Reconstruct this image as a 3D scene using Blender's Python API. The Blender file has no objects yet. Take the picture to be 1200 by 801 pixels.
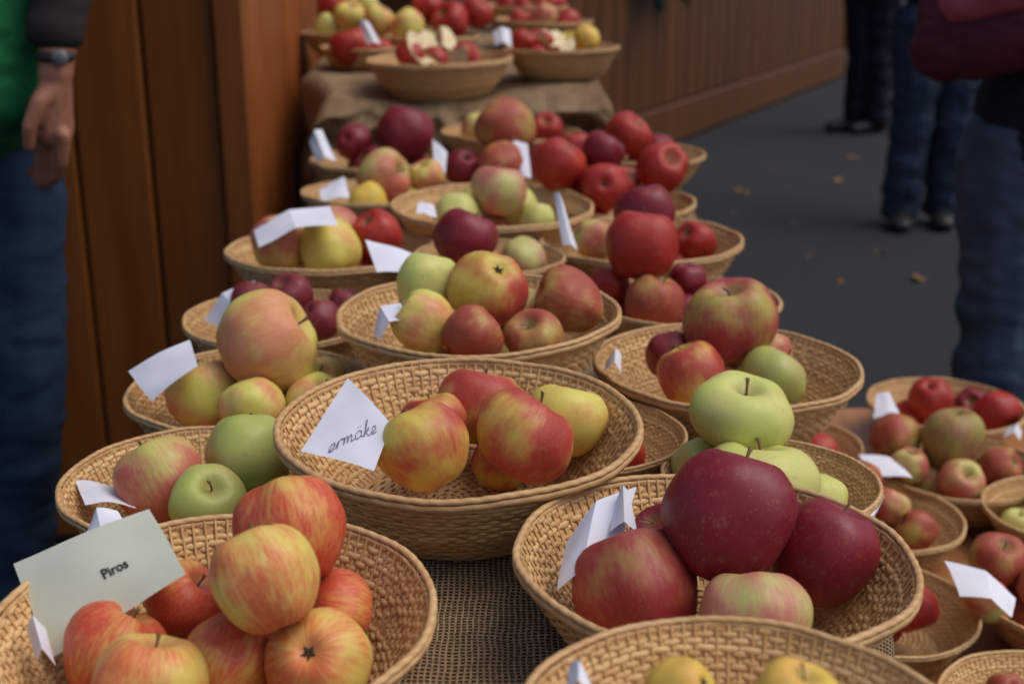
import bpy, bmesh, math, random
from mathutils import Vector, Matrix, noise
random.seed(11)
scene = bpy.context.scene
col = scene.collection
P = math.radians(17.85); SP, CP = math.sin(P), math.cos(P)
F = 1475.0; CAMZ = 1.25

# ---------------------------------------------------------------- helpers
def ray(px, py):
    a = (px-600)/F; b = (400-py)/F
    return Vector((a, CP+b*SP, -SP+b*CP))
def at_t(px, py, t): return Vector((0, 0, CAMZ)) + ray(px, py)*t
def at_z(px, py, z):
    r = ray(px, py); return Vector((0, 0, CAMZ)) + r*((z-CAMZ)/r.z)
def at_y(px, py, y):
    r = ray(px, py); return Vector((0, 0, CAMZ)) + r*(y/r.y)
def depth(p): return p.y*CP + (CAMZ-p.z)*SP

def link(ob):
    col.objects.link(ob); return ob
def tag(ob, label, cat, group=None):
    ob["label"] = label; ob["category"] = cat
    if group: ob["group"] = group
def mesh_obj(name, me, mats=(), smooth=True, parent=None):
    ob = bpy.data.objects.new(name, me); link(ob)
    for m in mats: me.materials.append(m)
    if smooth:
        me.polygons.foreach_set("use_smooth", [True]*len(me.polygons))
    if parent: ob.parent = parent
    return ob
def me_from(verts, faces, name="mesh"):
    me = bpy.data.meshes.new(name); me.from_pydata([tuple(v) for v in verts], [], faces); me.update(); return me
def empty(name, loc=(0, 0, 0)):
    e = bpy.data.objects.new(name, None); e.empty_display_size = .02; e.location = loc; return link(e)

class NT:
    def __init__(s, name):
        s.m = bpy.data.materials.new(name); s.m.use_nodes = True
        s.t = s.m.node_tree; s.n = s.t.nodes
        s.b = s.n["Principled BSDF"]
    def node(s, typ, **kw):
        n = s.n.new(typ)
        for k, v in kw.items(): setattr(n, k, v)
        return n
    def put(s, sock, v):
        if isinstance(v, bpy.types.NodeSocket): s.t.links.new(v, sock)
        elif v is not None:
            if hasattr(sock.default_value, "__len__") and not hasattr(v, "__len__"): v = (v, v, v)
            if hasattr(v, "__len__") and len(v) == 3 and len(sock.default_value) == 4: v = (*v, 1)
            sock.default_value = v
    def math(s, op, a, b=None, c=None, clamp=False):
        n = s.node("ShaderNodeMath", operation=op, use_clamp=clamp)
        s.put(n.inputs[0], a); s.put(n.inputs[1], b); s.put(n.inputs[2], c)
        return n.outputs[0]
    def vmath(s, op, a, b=None, scale=None):
        n = s.node("ShaderNodeVectorMath", operation=op)
        s.put(n.inputs[0], a); s.put(n.inputs[1], b)
        if scale is not None: s.put(n.inputs["Scale"], scale)
        return n.outputs[0]
    def noise(s, vec, scale, detail=3, rough=.5, out=0):
        n = s.node("ShaderNodeTexNoise"); s.put(n.inputs["Vector"], vec)
        n.inputs["Scale"].default_value = scale; n.inputs["Detail"].default_value = detail
        n.inputs["Roughness"].default_value = rough
        return n.outputs[out]
    def rng(s, v, a, b, c=0, d=1, smooth=True):
        n = s.node("ShaderNodeMapRange"); n.clamp = True
        if smooth: n.interpolation_type = 'SMOOTHSTEP'
        s.put(n.inputs[0], v); s.put(n.inputs[1], a); s.put(n.inputs[2], b); s.put(n.inputs[3], c); s.put(n.inputs[4], d)
        return n.outputs[0]
    def mix(s, f, a, b, mode='MIX'):
        n = s.node("ShaderNodeMix", data_type='RGBA', blend_type=mode)
        s.put(n.inputs[0], f); s.put(n.inputs[6], a); s.put(n.inputs[7], b)
        return n.outputs[2]
    def sep(s, v):
        n = s.node("ShaderNodeSeparateXYZ"); s.put(n.inputs[0], v); return n.outputs
    def comb(s, x, y, z):
        n = s.node("ShaderNodeCombineXYZ"); s.put(n.inputs[0], x); s.put(n.inputs[1], y); s.put(n.inputs[2], z); return n.outputs[0]
    def obj(s): return s.node("ShaderNodeTexCoord").outputs["Object"]
    def wpos(s): return s.node("ShaderNodeNewGeometry").outputs["Position"]
    def bump(s, h, strength=.3, dist=.001):
        n = s.node("ShaderNodeBump"); n.inputs["Strength"].default_value = strength
        n.inputs["Distance"].default_value = dist; s.put(n.inputs["Height"], h)
        s.put(s.b.inputs["Normal"], n.outputs[0])
    def fin(s, color=None, rough=None, spec=None):
        s.put(s.b.inputs["Base Color"], color); s.put(s.b.inputs["Roughness"], rough)
        s.put(s.b.inputs["Specular IOR Level"], spec)
        return s.m

# ---------------------------------------------------------------- materials
def mat_apple(name, ground, blush, deep, amount, streak=.5, deepamt=.5, russet=.5, rough=.40):
    s = NT(name); o = s.obj()
    rnd = s.node("ShaderNodeObjectInfo").outputs["Random"]
    off = s.comb(s.math('MULTIPLY', rnd, 91.), s.math('MULTIPLY', rnd, 37.), s.math('MULTIPLY', rnd, 53.))
    oo = s.vmath('ADD', o, off)
    x, y, z = s.sep(o)
    rad = s.math('SQRT', s.math('ADD', s.math('MULTIPLY', x, x), s.math('MULTIPLY', y, y)))
    d = s.vmath('NORMALIZE', s.comb(x, y, 0.0001))
    dx, dy, _ = s.sep(d)
    sv = s.vmath('ADD', s.comb(s.math('MULTIPLY', dx, 6.5), s.math('MULTIPLY', dy, 6.5), s.math('MULTIPLY', z, 1.6)), off)
    ns = s.noise(sv, 1.7, 5, .65)
    nl = s.noise(oo, .8, 3, .5)
    base = s.math('ADD', nl, s.math('MULTIPLY', s.math('SUBTRACT', ns, .5), streak))
    th = 1-amount
    f = s.rng(base, th-.19, th+.16)
    f2 = s.math('MULTIPLY', s.rng(base, th, th+.34), deepamt)
    g2 = tuple(c*k for c, k in zip(ground, (.88, .97, .74)))
    gcol = s.mix(s.rng(nl, .35, .65), g2, ground)
    c = s.mix(f, gcol, blush)
    c = s.mix(f2, c, deep)
    fine = s.noise(sv, 6.5, 3, .6)
    k_ = min(1, streak*1.5)
    c = s.mix(s.math('MULTIPLY', s.rng(fine, .48, .70), s.math('MULTIPLY', f, .40*k_)), c, deep)
    c = s.mix(s.math('MULTIPLY', s.rng(fine, .50, .34), s.math('MULTIPLY', f, .24*k_)), c, ground)
    v = s.node("ShaderNodeTexVoronoi"); s.put(v.inputs["Vector"], oo); v.inputs["Scale"].default_value = 12
    dots = s.rng(v.outputs["Distance"], .13, .05, 0, .5)
    c = s.mix(dots, c, (.62, .45, .26))
    cav = s.math('MULTIPLY', s.rng(s.math('ADD', rad, s.math('MULTIPLY', s.math('SUBTRACT', ns, .5), .35)), .42, .10), s.rng(z, 0, .2, 0, russet))
    c = s.mix(cav, c, (.24, .18, .055))
    big = s.noise(oo, 5, 6, .74)
    c = s.mix(s.rng(big, .54, .72, 0, .48), c, tuple(k*.5+m*.25 for k, m in zip((.38, .24, .10), ground)))
    s.b.inputs["Coat Weight"].default_value = .03; s.b.inputs["Coat Roughness"].default_value = .3
    return s.fin(c, s.rng(big, .3, .7, rough-.04, rough+.18), .38)

AM = {
 'piros':  (mat_apple('apple_skin_striped', (.74,.43,.13), (.60,.09,.04), (.40,.028,.018), .58, .6, .5), "yellow apple with orange-red stripes"),
 'pirosy': (mat_apple('apple_skin_striped_yellow', (.76,.53,.16), (.66,.18,.06), (.48,.05,.025), .47, .65, .4), "yellow apple with light red stripes"),
 'jona':   (mat_apple('apple_skin_blushed', (.70,.49,.12), (.46,.058,.040), (.27,.018,.02), .56, .22, .55), "yellow apple with strong red blush"),
 'jonay':  (mat_apple('apple_skin_light_blush', (.72,.58,.14), (.62,.30,.09), (.46,.09,.04), .38, .25, .3), "yellow apple with a faint blush"),
 'dark':   (mat_apple('apple_skin_dark_red', (.42,.10,.07), (.26,.014,.026), (.135,.006,.015), .80, .28, .55, .5), "dark crimson apple"),
 'darkg':  (mat_apple('apple_skin_crimson_green', (.44,.30,.11), (.33,.035,.038), (.19,.013,.02), .66, .28, .55), "crimson apple with greenish patches"),
 'half':   (mat_apple('apple_skin_green_with_red', (.50,.46,.11), (.38,.04,.05), (.24,.018,.03), .53, .22, .5, .8), "green-yellow apple with crimson blush"),
 'plum':   (mat_apple('apple_skin_plum', (.36,.13,.08), (.24,.028,.038), (.12,.010,.018), .76, .3, .5, .3), "dull plum-coloured apple"),
 'red':    (mat_apple('apple_skin_red', (.62,.22,.08), (.44,.024,.018), (.26,.010,.010), .75, .4, .5), "glossy bright red apple"),
 'rust':   (mat_apple('apple_skin_rusty_red', (.50,.34,.10), (.38,.07,.04), (.25,.026,.02), .60, .36, .5, .8, .46), "rusty red apple"),
 'pink':   (mat_apple('apple_skin_pale_pink', (.60,.50,.18), (.50,.13,.09), (.40,.055,.045), .52, .36, .4), "pale apple with pinkish blush"),
 'palep':  (mat_apple('apple_skin_green_pink', (.55,.50,.20), (.52,.18,.13), (.42,.07,.065), .51, .36, .4), "pale green apple with pink blush"),
 'green':  (mat_apple('apple_skin_green', (.45,.45,.14), (.44,.36,.12), (.42,.22,.08), .35, .3, .2), "pale green apple"),
 'lime':   (mat_apple('apple_skin_light_green', (.62,.60,.20), (.60,.52,.17), (.5,.40,.13), .38, .3, .2), "light yellow-green apple"),
 'yellow': (mat_apple('apple_skin_yellow_green', (.72,.61,.17), (.64,.26,.12), (.52,.11,.07), .46, .3, .35), "large yellow-green apple with faint blush"),
 'gold':   (mat_apple('apple_skin_golden', (.76,.50,.09), (.66,.35,.08), (.5,.16,.05), .40, .3, .3), "golden yellow apple"),
 'brown':  (mat_apple('apple_skin_brownish_green', (.38,.30,.09), (.28,.12,.055), (.20,.055,.03), .52, .4, .4, .8, .5), "brownish green russet apple"),
}
s = NT('apple_stem'); M_STEM = s.fin(s.mix(s.noise(s.obj(), 8), (.10,.06,.025), (.22,.13,.05)), .8)
s = NT('apple_calyx'); M_CAL = s.fin((.05,.035,.02), .9)
s = NT('apple_flesh'); M_FLESH = s.fin(s.mix(s.rng(s.noise(s.obj(), 3), .4, .6), (.76,.66,.40), (.68,.53,.28)), .5)

def mat_wicker(name, a, b, dk):
    s = NT(name); o = s.obj()
    at = s.node("ShaderNodeAttribute", attribute_name="tone").outputs["Fac"]
    rnd = s.node("ShaderNodeObjectInfo").outputs["Random"]
    c = s.mix(at, a, b)
    n = s.noise(o, 45, 4, .6)
    c = s.mix(s.rng(n, .50, .78, 0, .45), c, dk)
    x, y, z = s.sep(o)
    st = s.noise(s.comb(x, y, s.math('MULTIPLY', z, 9.)), 150, 2)
    c = s.mix(s.rng(st, .35, .7, 0, .22), c, dk)
    c = s.mix(s.math('MULTIPLY', rnd, .28), c, dk)
    return s.fin(c, .5, .35)
M_WICK = mat_wicker('wicker_cane', (.58,.335,.135), (.78,.52,.25), (.34,.17,.062))
M_RIM = mat_wicker('wicker_rim_cane', (.56,.325,.14), (.74,.49,.24), (.32,.16,.06))

def mat_burlap():
    s = NT('burlap'); w = s.wpos(); x, y, z = s.sep(w)
    wob = s.noise(w, 30, 3); wo = s.math('MULTIPLY', wob, 9.)
    k = 2*math.pi/.0040
    sx = s.math('SINE', s.math('ADD', s.math('MULTIPLY', x, k), wo))
    sy = s.math('SINE', s.math('ADD', s.math('MULTIPLY', s.math('ADD', y, z), k), wo))
    h = s.math('MAXIMUM', sx, sy)
    f = s.rng(h, -.2, .8)
    c = s.mix(s.rng(s.noise(w, 9, 4), .3, .7), (.34,.22,.125), (.56,.40,.24))
    c = s.mix(s.rng(s.noise(w, 260, 2), .4, .7, 0, .6), c, (.18,.115,.065))
    c = s.mix(f, (.055,.036,.02), c)
    s.bump(h, .8, .0012)
    return s.fin(c, .95, .1)
M_BUR = mat_burlap()

def mat_wood(name, a, b, scl=1, rough=.45, axis='z', spec=.35):
    s = NT(name); w = s.wpos(); x, y, z = s.sep(w)
    isl = s.node("ShaderNodeNewGeometry").outputs["Random Per Island"]
    io = s.math('MULTIPLY', isl, 17.)
    if axis == 'z': v = s.comb(s.math('ADD', x, io), s.math('ADD', y, io), s.math('MULTIPLY', z, .06))
    else: v = s.comb(s.math('ADD', x, io), s.math('MULTIPLY', y, .06), s.math('ADD', z, io))
    n = s.noise(v, 34*scl, 5, .65); n2 = s.noise(v, 8*scl, 3)
    c = s.mix(s.rng(n, .3, .7), a, b)
    c = s.mix(s.rng(n2, .35, .7, 0, .5), c, tuple(k*.5 for k in a))
    kn = s.node("ShaderNodeTexVoronoi"); s.put(kn.inputs["Vector"], s.comb(s.math('ADD', x, io), s.math('ADD', y, io), s.math('MULTIPLY', z, .45))); kn.inputs["Scale"].default_value = 4.2
    c = s.mix(s.rng(kn.outputs["Distance"], .10, .03, 0, .75), c, tuple(k*.3 for k in a))
    c = s.mix(s.math('MULTIPLY', isl, .55), c, tuple(k*.5 for k in b))
    return s.fin(c, rough, spec)
M_WALL = mat_wood('varnished_planks', (.24,.070,.013), (.36,.118,.023))
M_WALL_LIT = mat_wood('varnished_planks_lit', (.29,.080,.016), (.40,.122,.026))  # lighter copy of the plank colour, with the side face's stronger light painted in
M_FAR = mat_wood('weathered_planks', (.105,.038,.011), (.165,.062,.019))
M_TAB = mat_wood('table_wood', (.42,.17,.06), (.56,.26,.10), axis='y')

s = NT('asphalt'); w = s.wpos()
n1 = s.noise(w, 90, 4, .7); n2 = s.noise(w, .9, 4)
c = s.mix(s.rng(n1, .35, .7), (.021,.0215,.024), (.046,.047,.051))
c = s.mix(s.rng(n2, .35, .65, 0, .5), c, (.024,.024,.026))
sp = s.node("ShaderNodeTexVoronoi"); s.put(sp.inputs["Vector"], w); sp.inputs["Scale"].default_value = 60
c = s.mix(s.rng(sp.outputs["Distance"], .22, .1, 0, .3), c, (.10,.10,.10))
M_ASPH = s.fin(c, .92, .15)

def mat_plain(name, c1, c2, scale=30, rough=.8, bump=.0, spec=.2, bd=.002):
    s = NT(name); o = s.wpos(); n = s.noise(o, scale, 4, .6)
    if bump: s.bump(n, bump, bd)
    return s.fin(s.mix(s.rng(n, .3, .7), c1, c2), rough, spec)
M_PAPER = mat_plain('white_paper', (.70,.71,.79), (.76,.77,.85), 25, .8, .15, .2, .0015)
M_CARD = mat_plain('pale_green_card', (.60,.63,.51), (.64,.67,.55), 25, .8, 0)
M_INK = mat_plain('black_ink', (.02,.02,.025), (.03,.03,.035), 20, .6, 0)
M_PEN = mat_plain('pen_ink', (.09,.10,.15), (.14,.15,.20), 20, .6, 0)
M_SKIN = mat_plain('skin', (.27,.105,.062), (.36,.155,.095), 45, .5, .25, .35)
M_HAIR = mat_plain('hair', (.04,.025,.015), (.08,.05,.03), 120, .7, .5)
def mat_denim(name, a, b):
    s = NT(name); w = s.wpos(); n = s.noise(w, 7, 4); f = s.noise(w, 420, 2)
    c = s.mix(s.rng(n, .35, .7), a, b); c = s.mix(s.rng(f, .4, .65, 0, .3), c, tuple(min(1, k*1.9) for k in b))
    s.bump(s.noise(w, 26, 4), .5, .006)
    return s.fin(c, .9, .15)
M_JEAN = mat_denim('dark_denim', (.012,.024,.048), (.020,.040,.076))
M_JEAN2 = mat_denim('blue_denim', (.016,.025,.043), (.030,.044,.068))
M_JEANL = mat_denim('mid_denim', (.038,.055,.085), (.066,.092,.132))
M_GREEN = mat_denim('green_cloth', (.010,.095,.032), (.016,.145,.05))
M_BROWN = mat_denim('dark_brown_cloth', (.020,.016,.016), (.034,.028,.027))
M_NAVY = mat_denim('navy_cloth', (.008,.009,.018), (.014,.016,.030))
M_MAROON = mat_denim('maroon_knit', (.050,.012,.021), (.080,.020,.032))
M_ROSE = mat_denim('rose_knit', (.20,.045,.06), (.27,.07,.085))
M_BLACK = mat_plain('black_leather', (.010,.010,.012), (.018,.018,.02), 40, .5, .2, .4)
M_DKGREEN = mat_denim('bottle_green_cloth', (.010,.028,.026), (.016,.045,.038))
M_LEAF = mat_plain('dry_leaf', (.24,.13,.05), (.36,.22,.09), 60, .8, .3)
M_METAL = mat_plain('watch_metal', (.10,.10,.11), (.16,.16,.17), 60, .3, 0, .6)

# ---------------------------------------------------------------- basket mesh
BS = .6
def prof(sv):  # wall radius (in units of rim radius) at height fraction
    return BS + (1-BS)*(max(0, min(1, sv))**.62)
HF = .53       # basket height / rim radius
def tube_ring(V, Fc, T, fn, nseg, ncs, a, b, tone, wrap=0, wamp=0):
    base = len(V); ph = random.random()*50
    for i in range(nseg):
        th = 2*math.pi*i/nseg
        r, z, tl = fn(th)
        tn = tone + .5*noise.noise(Vector((math.cos(th)*4+ph, math.sin(th)*4, ph))) + .3*noise.noise(Vector((math.cos(th)*25+ph, math.sin(th)*25, ph)))
        for k in range(ncs):
            q = 2*math.pi*k/ncs
            g = 1
            if wrap:
                cw = math.cos(wrap*th+q); g = 1+wamp*cw
            da, db = a*g*math.cos(q), b*g*math.sin(q)
            rr = r + da*math.cos(tl) - db*math.sin(tl); zz = z + da*math.sin(tl) + db*math.cos(tl)
            V.append((rr*math.cos(th), rr*math.sin(th), zz)); T.append(max(0, min(1, tn+(.35*cw if wrap else 0))))
    for i in range(nseg):
        for k in range(ncs):
            Fc.append((base+i*ncs+k, base+((i+1) % nseg)*ncs+k, base+((i+1) % nseg)*ncs+(k+1) % ncs, base+i*ncs+(k+1) % ncs))
def finish(V, Fc, T, name):
    me = me_from(V, Fc, name)
    at = me.attributes.new("tone", 'FLOAT', 'POINT'); at.data.foreach_set("value", T)
    bm = bmesh.new(); bm.from_mesh(me); bmesh.ops.recalc_face_normals(bm, faces=bm.faces); bm.to_mesh(me); bm.free()
    me.polygons.foreach_set("use_smooth", [True]*len(me.polygons))
    return me
def make_basket_meshes(seed):
    random.seed(seed)
    R = .135; H = R*HF; N = 104; rows = 18
    V, Fc, T = [], [], []
    ph = random.random()*100
    for k in range(rows):
        sv = (k+.5)/rows
        z = H*sv*.97
        dr = prof(sv+.04)-prof(sv-.04); slope = math.atan2(dr*R, .08*H)
        j = random.uniform(-.0005, .0005); am = random.uniform(.7, 1.2)
        def fn(th, k=k, z=z, sv=sv, slope=slope, j=j, am=am):
            w = noise.noise(Vector((math.cos(th)*2+ph, math.sin(th)*2, k*.9)))
            w2 = noise.noise(Vector((math.cos(th)*16+ph, math.sin(th)*16, k*3.1)))
            return (R*prof(sv)-.002 + .00078*am*math.cos(N/2*th+k*math.pi)*(1+.9*w2) + j + .0014*w, z+.0014*w+.0009*w2, -slope)
        tube_ring(V, Fc, T, fn, N*3, 6, .0008, H/rows*.65*(1+.16*random.uniform(-1, 1)), random.uniform(.05, .95))
    b = len(V); nn_, nr_ = 100, 12
    for i in range(nr_+1):
        sv = i/nr_; r = R*prof(sv)-.0021; z = H*sv*.97
        for k in range(nn_):
            th = 2*math.pi*k/nn_; V.append((r*math.cos(th), r*math.sin(th), z)); T.append(.12)
    for i in range(nr_):
        for k in range(nn_): Fc.append((b+i*nn_+k, b+i*nn_+(k+1) % nn_, b+(i+1)*nn_+(k+1) % nn_, b+(i+1)*nn_+k))
    for jn in range(N):
        th = 2*math.pi*jn/N + random.uniform(-.005, .005)
        b = len(V); tn = random.uniform(.1, .8); ns = 9
        for i in range(ns+1):
            sv = i/ns*1.0
            r = R*prof(sv)-.002; z = H*sv
            for k in range(4):
                q = 2*math.pi*k/4
                rr = r+.0009*math.cos(q); tt = th+.0013*math.sin(q)/r
                V.append((rr*math.cos(tt), rr*math.sin(tt), z)); T.append(tn)
        for i in range(ns):
            for k in range(4):
                Fc.append((b+i*4+k, b+i*4+(k+1) % 4, b+(i+1)*4+(k+1) % 4, b+(i+1)*4+k))
    nb = 17
    for k in range(nb):
        r = R*BS*(k+.6)/nb
        nw = 11 if k < 6 else 25
        def fn(th, k=k, r=r, nw=nw):
            return (r, .0042+.0009*math.cos(nw*th+k*math.pi), 0)
        tube_ring(V, Fc, T, fn, nw*6, 5, R*BS/nb*.60, .0010, random.uniform(.1, .8))
    b = len(V); n = 40
    V.append((0, 0, .002)); T.append(.1)
    for i in range(n):
        V.append((R*BS*math.cos(2*math.pi*i/n), R*BS*math.sin(2*math.pi*i/n), .002)); T.append(.1)
    for i in range(n): Fc.append((b, b+1+i, b+1+(i+1) % n))
    for c_ in range(18):
        th0 = random.uniform(0, 6.28); k = random.randint(2, rows-2); sv = (k+.5)/rows; z0 = H*sv; b = len(V)
        for i in range(5):
            u = i/4; th = th0+u*.10; r = R*prof(sv)+.0002+.0035*u; z = z0+random.choice((-1, 1))*.0008*u
            for q in range(4):
                a_ = math.pi/2*q; V.append(((r+.0009*math.cos(a_))*math.cos(th), (r+.0009*math.cos(a_))*math.sin(th), z+.0012*math.sin(a_)*(1-.5*u))); T.append(.8)
        for i in range(4):
            for q in range(4): Fc.append((b+i*4+q, b+i*4+(q+1) % 4, b+(i+1)*4+(q+1) % 4, b+(i+1)*4+q))
    bowl = finish(V, Fc, T, "woven_bowl"); bowl.materials.append(M_WICK)
    V, Fc, T = [], [], []
    def wv(th, k): return .0022*noise.noise(Vector((math.cos(th)*2.5+ph, math.sin(th)*2.5, k)))
    tube_ring(V, Fc, T, lambda th: (R+wv(th, 2), H+.0004+wv(th, 7), 0), 460, 8, .0027, .0022, .55, 72, .06)
    tube_ring(V, Fc, T, lambda th: (R-.0025, H-.0034+wv(th, 7), 0), 300, 6, .0011, .0027, .35, 40, .08)
    tube_ring(V, Fc, T, lambda th: (R+.0016+wv(th, 2), H-.0040+wv(th, 7), 0), 300, 6, .0011, .0027, .6, 40, .08)
    rim = finish(V, Fc, T, "rim"); rim.materials.append(M_RIM)
    return bowl, rim
BM = [make_basket_meshes(k) for k in (1, 2, 3)]
random.seed(5)

# key: X, Y, rim drop below the eye line, radius
BK = {
 'A': (-.171,.644,.371,.125), 'B': (-.041,.917,.360,.140), 'C': (.1276,.72,.373,.125), 'D': (.104,.473,.337,.105),
 'E': (-.251,.945,.421,.114), 'F': (-.260,1.173,.424,.118), 'G': (-.270,1.413,.424,.112), 'H': (-.247,1.678,.405,.140),
 'I': (-.033,1.215,.359,.140), 'J': (-.029,1.84,.379,.1475), 'K': (-.225,2.0,.391,.112), 'L': (-.238,2.242,.377,.120),
 'M0': (-.02,2.12,.385,.11), 'M': (0,2.437,.36,.135), 'N': (.175,1.97,.40,.115), 'N2': (.23,2.295,.375,.12),
 'O': (.180,1.703,.399,.138), 'P': (.215,1.47,.42,.110), 'Q': (.2205,1.232,.42,.135), 'R': (-.03,1.55,.385,.095),
 'S': (.072,1.069,.43,.085), 'CC': (.218,.975,.435,.09),
 'TA': (-.15,2.69,.243,.15), 'TB': (.11,2.815,.231,.125), 'TC': (-.345,2.93,.24,.09), 'TD': (-.2,3.08,.225,.12),
 'TE': (.08,3.25,.20,.12), 'TF': (-.41,3.15,.22,.10), 'TG': (.03,3.55,.18,.12),
 'T': (.411,1.71,.70,.10), 'U': (.68,1.85,.70,.118), 'U2': (.625,1.61,.70,.113), 'V': (.462,1.463,.70,.11),
 'W': (.414,1.24,.70,.10), 'X': (.63,1.25,.70,.11), 'Y': (.72,1.47,.70,.11), 'Z': (.52,1.03,.70,.11),
}
GB = "wicker baskets of apples on the market stand"
BLAB = {
 'A': "round wicker basket heaped with striped apples and a green name card", 'B': "large raised wicker basket holding five blushed apples and a note",
 'C': "round wicker basket piled with dark crimson apples", 'D': "pale wicker basket with a few golden apples in the bottom",
 'E': "wicker basket with green and reddish apples beside burlap", 'F': "wicker basket with large yellow-green apples",
 'G': "small wicker basket with plum-coloured apples", 'H': "wicker basket with pink and yellow apples and a white note",
 'I': "wicker basket heaped with mixed green and rusty apples", 'J': "wicker basket with pale green apples",
 'P': "wicker basket with two big red apples stacked", 'Q': "wicker basket with a big green-red apple on top",
 'N': "wicker basket piled high with red apples", 'TA': "wicker basket with cut red apple pieces on raised burlap",
 'TB': "wicker basket with apple slices on raised burlap", 'CC': "wicker basket holding light green apples",
}
BZ = {}
for i, (k, (x, y, d, R)) in enumerate(BK.items()):
    H = R*HF; zb = CAMZ-d-H
    if d > .6: zb = CAMZ-.76
    BZ[k] = zb
    e = empty("basket", (x, y, zb))
    s_ = R/.135
    e.scale = (s_, s_, s_); e.rotation_euler = (random.uniform(-.02, .02), random.uniform(-.02, .02), random.uniform(0, 6.28))
    low = d > .6
    tag(e, BLAB.get(k, "wicker basket of apples on the lower wooden table" if low else ("wicker basket of apples on raised burlap" if k[0] == 'T' and len(k) > 1 else "round wicker basket of apples standing on burlap")), "basket", GB)
    bw, rm = BM[i % 3]
    for nm, me in (("woven_bowl", bw), ("rim", rm)):
        o = bpy.data.objects.new(nm, me); link(o); o.parent = e

# ---------------------------------------------------------------- apple meshes
KP = {'round': (1.02,.05,.36,.18), 'globe': (1.10,.04,.36,.16), 'flat': (.86,.03,.32,.20), 'cone': (1.10,.13,.34,.16), 'squat': (.93,.08,.38,.22), 'oblate': (.74,.03,.32,.18)}
def apple_profile(a, kind):
    x = math.sin(a); z = math.cos(a)
    hz, tap, dt, db = KP[kind]
    sx = math.copysign(abs(x)**.92, x)
    zz = z*hz
    if z > 0: zz -= dt*math.exp(-(sx/.31)**2)
    else: zz += db*math.exp(-(sx/.26)**2)
    sx *= 1+tap*z
    return sx, zz
def apple_mesh(kind, seed):
    random.seed(seed); n, m = 40, 30
    V, Fc = [], []
    ph = random.random()*6; p2 = random.random()*9; p3 = random.random()*6
    tilt = random.uniform(.03, .08)
    for i in range(1, m):
        a = math.pi*i/m
        if i == 1: a *= .7
        r, z = apple_profile(a, kind)
        for j in range(n):
            t = 2*math.pi*j/n
            lob = 1+(.045*math.cos(5*t+ph))*(.50-.45*math.cos(a))+.022*math.cos(2*t+p2)*math.sin(a)+.025*math.cos(3*t+p3)*math.sin(a)
            lob += .03*math.cos(5*t+ph)*max(0, math.cos(a))**2
            nn = 1+.05*noise.noise(Vector((math.cos(t)*r*1.7+seed*7, math.sin(t)*r*1.7, z*1.7)))
            V.append((r*lob*nn*math.cos(t), r*lob*nn*math.sin(t), z*nn + tilt*r*math.cos(t+p2)+.02*r*math.cos(5*t+ph)*(z > 0)*r))
    for i in range(m-2):
        for j in range(n):
            Fc.append((i*n+j, (i+1)*n+j, (i+1)*n+(j+1) % n, i*n+(j+1) % n))
    zt = apple_profile(0.0001, kind)[1]; zb = apple_profile(math.pi-.0001, kind)[1]
    V.append((0, 0, zt)); V.append((0, 0, zb)); t0, b0 = len(V)-2, len(V)-1
    for j in range(n):
        Fc.append((t0, j, (j+1) % n)); Fc.append((b0, (m-2)*n+(j+1) % n, (m-2)*n+j))
    me = me_from(V, Fc, "apple"); me.polygons.foreach_set("use_smooth", [True]*len(me.polygons))
    me.materials.append(None)
    V, Fc = [], []; bx = random.uniform(-.25, .25); L = random.uniform(.26, .42)
    for i in range(7):
        u = i/6; r = .038*(1-.35*math.sin(u*math.pi))*(1.3 if i == 6 else 1)
        for k in range(7):
            q = 2*math.pi*k/7
            V.append((bx*u*u+r*math.cos(q), .3*bx*u+r*math.sin(q), zt-.03+(L+.03)*u))
    for i in range(6):
        for k in range(7): Fc.append((i*7+k, i*7+(k+1) % 7, (i+1)*7+(k+1) % 7, (i+1)*7+k))
    Fc.append(tuple(42+k for k in range(7)))
    st = me_from(V, Fc, "stem"); st.polygons.foreach_set("use_smooth", [True]*len(st.polygons)); st.materials.append(M_STEM)
    V, Fc = [], []
    for k in range(5):
        q = 2*math.pi*k/5; c, s_ = math.cos(q), math.sin(q); b = len(V)
        V += [(.05*c-.06*s_, .05*s_+.06*c, zb-.004), (.05*c+.06*s_, .05*s_-.06*c, zb-.004), (.16*c, .16*s_, zb-.085), (.02*c, .02*s_, zb-.06)]
        Fc += [(b, b+1, b+2), (b, b+2, b+3), (b+1, b+3, b+2), (b, b+3, b+1)]
    cx = me_from(V, Fc, "calyx"); cx.materials.append(M_CAL)
    return me, st, cx
KINDS = {k: apple_mesh(k, i*3+2) for i, k in enumerate(('round', 'flat', 'cone', 'squat', 'oblate', 'globe'))}
KINDS['round2'] = apple_mesh('round', 23); KINDS['round3'] = apple_mesh('round', 31); KINDS['squat2'] = apple_mesh('squat', 41); KINDS['squat3'] = apple_mesh('squat', 53)
random.seed(21)
GA = "apples displayed in wicker baskets"
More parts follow.
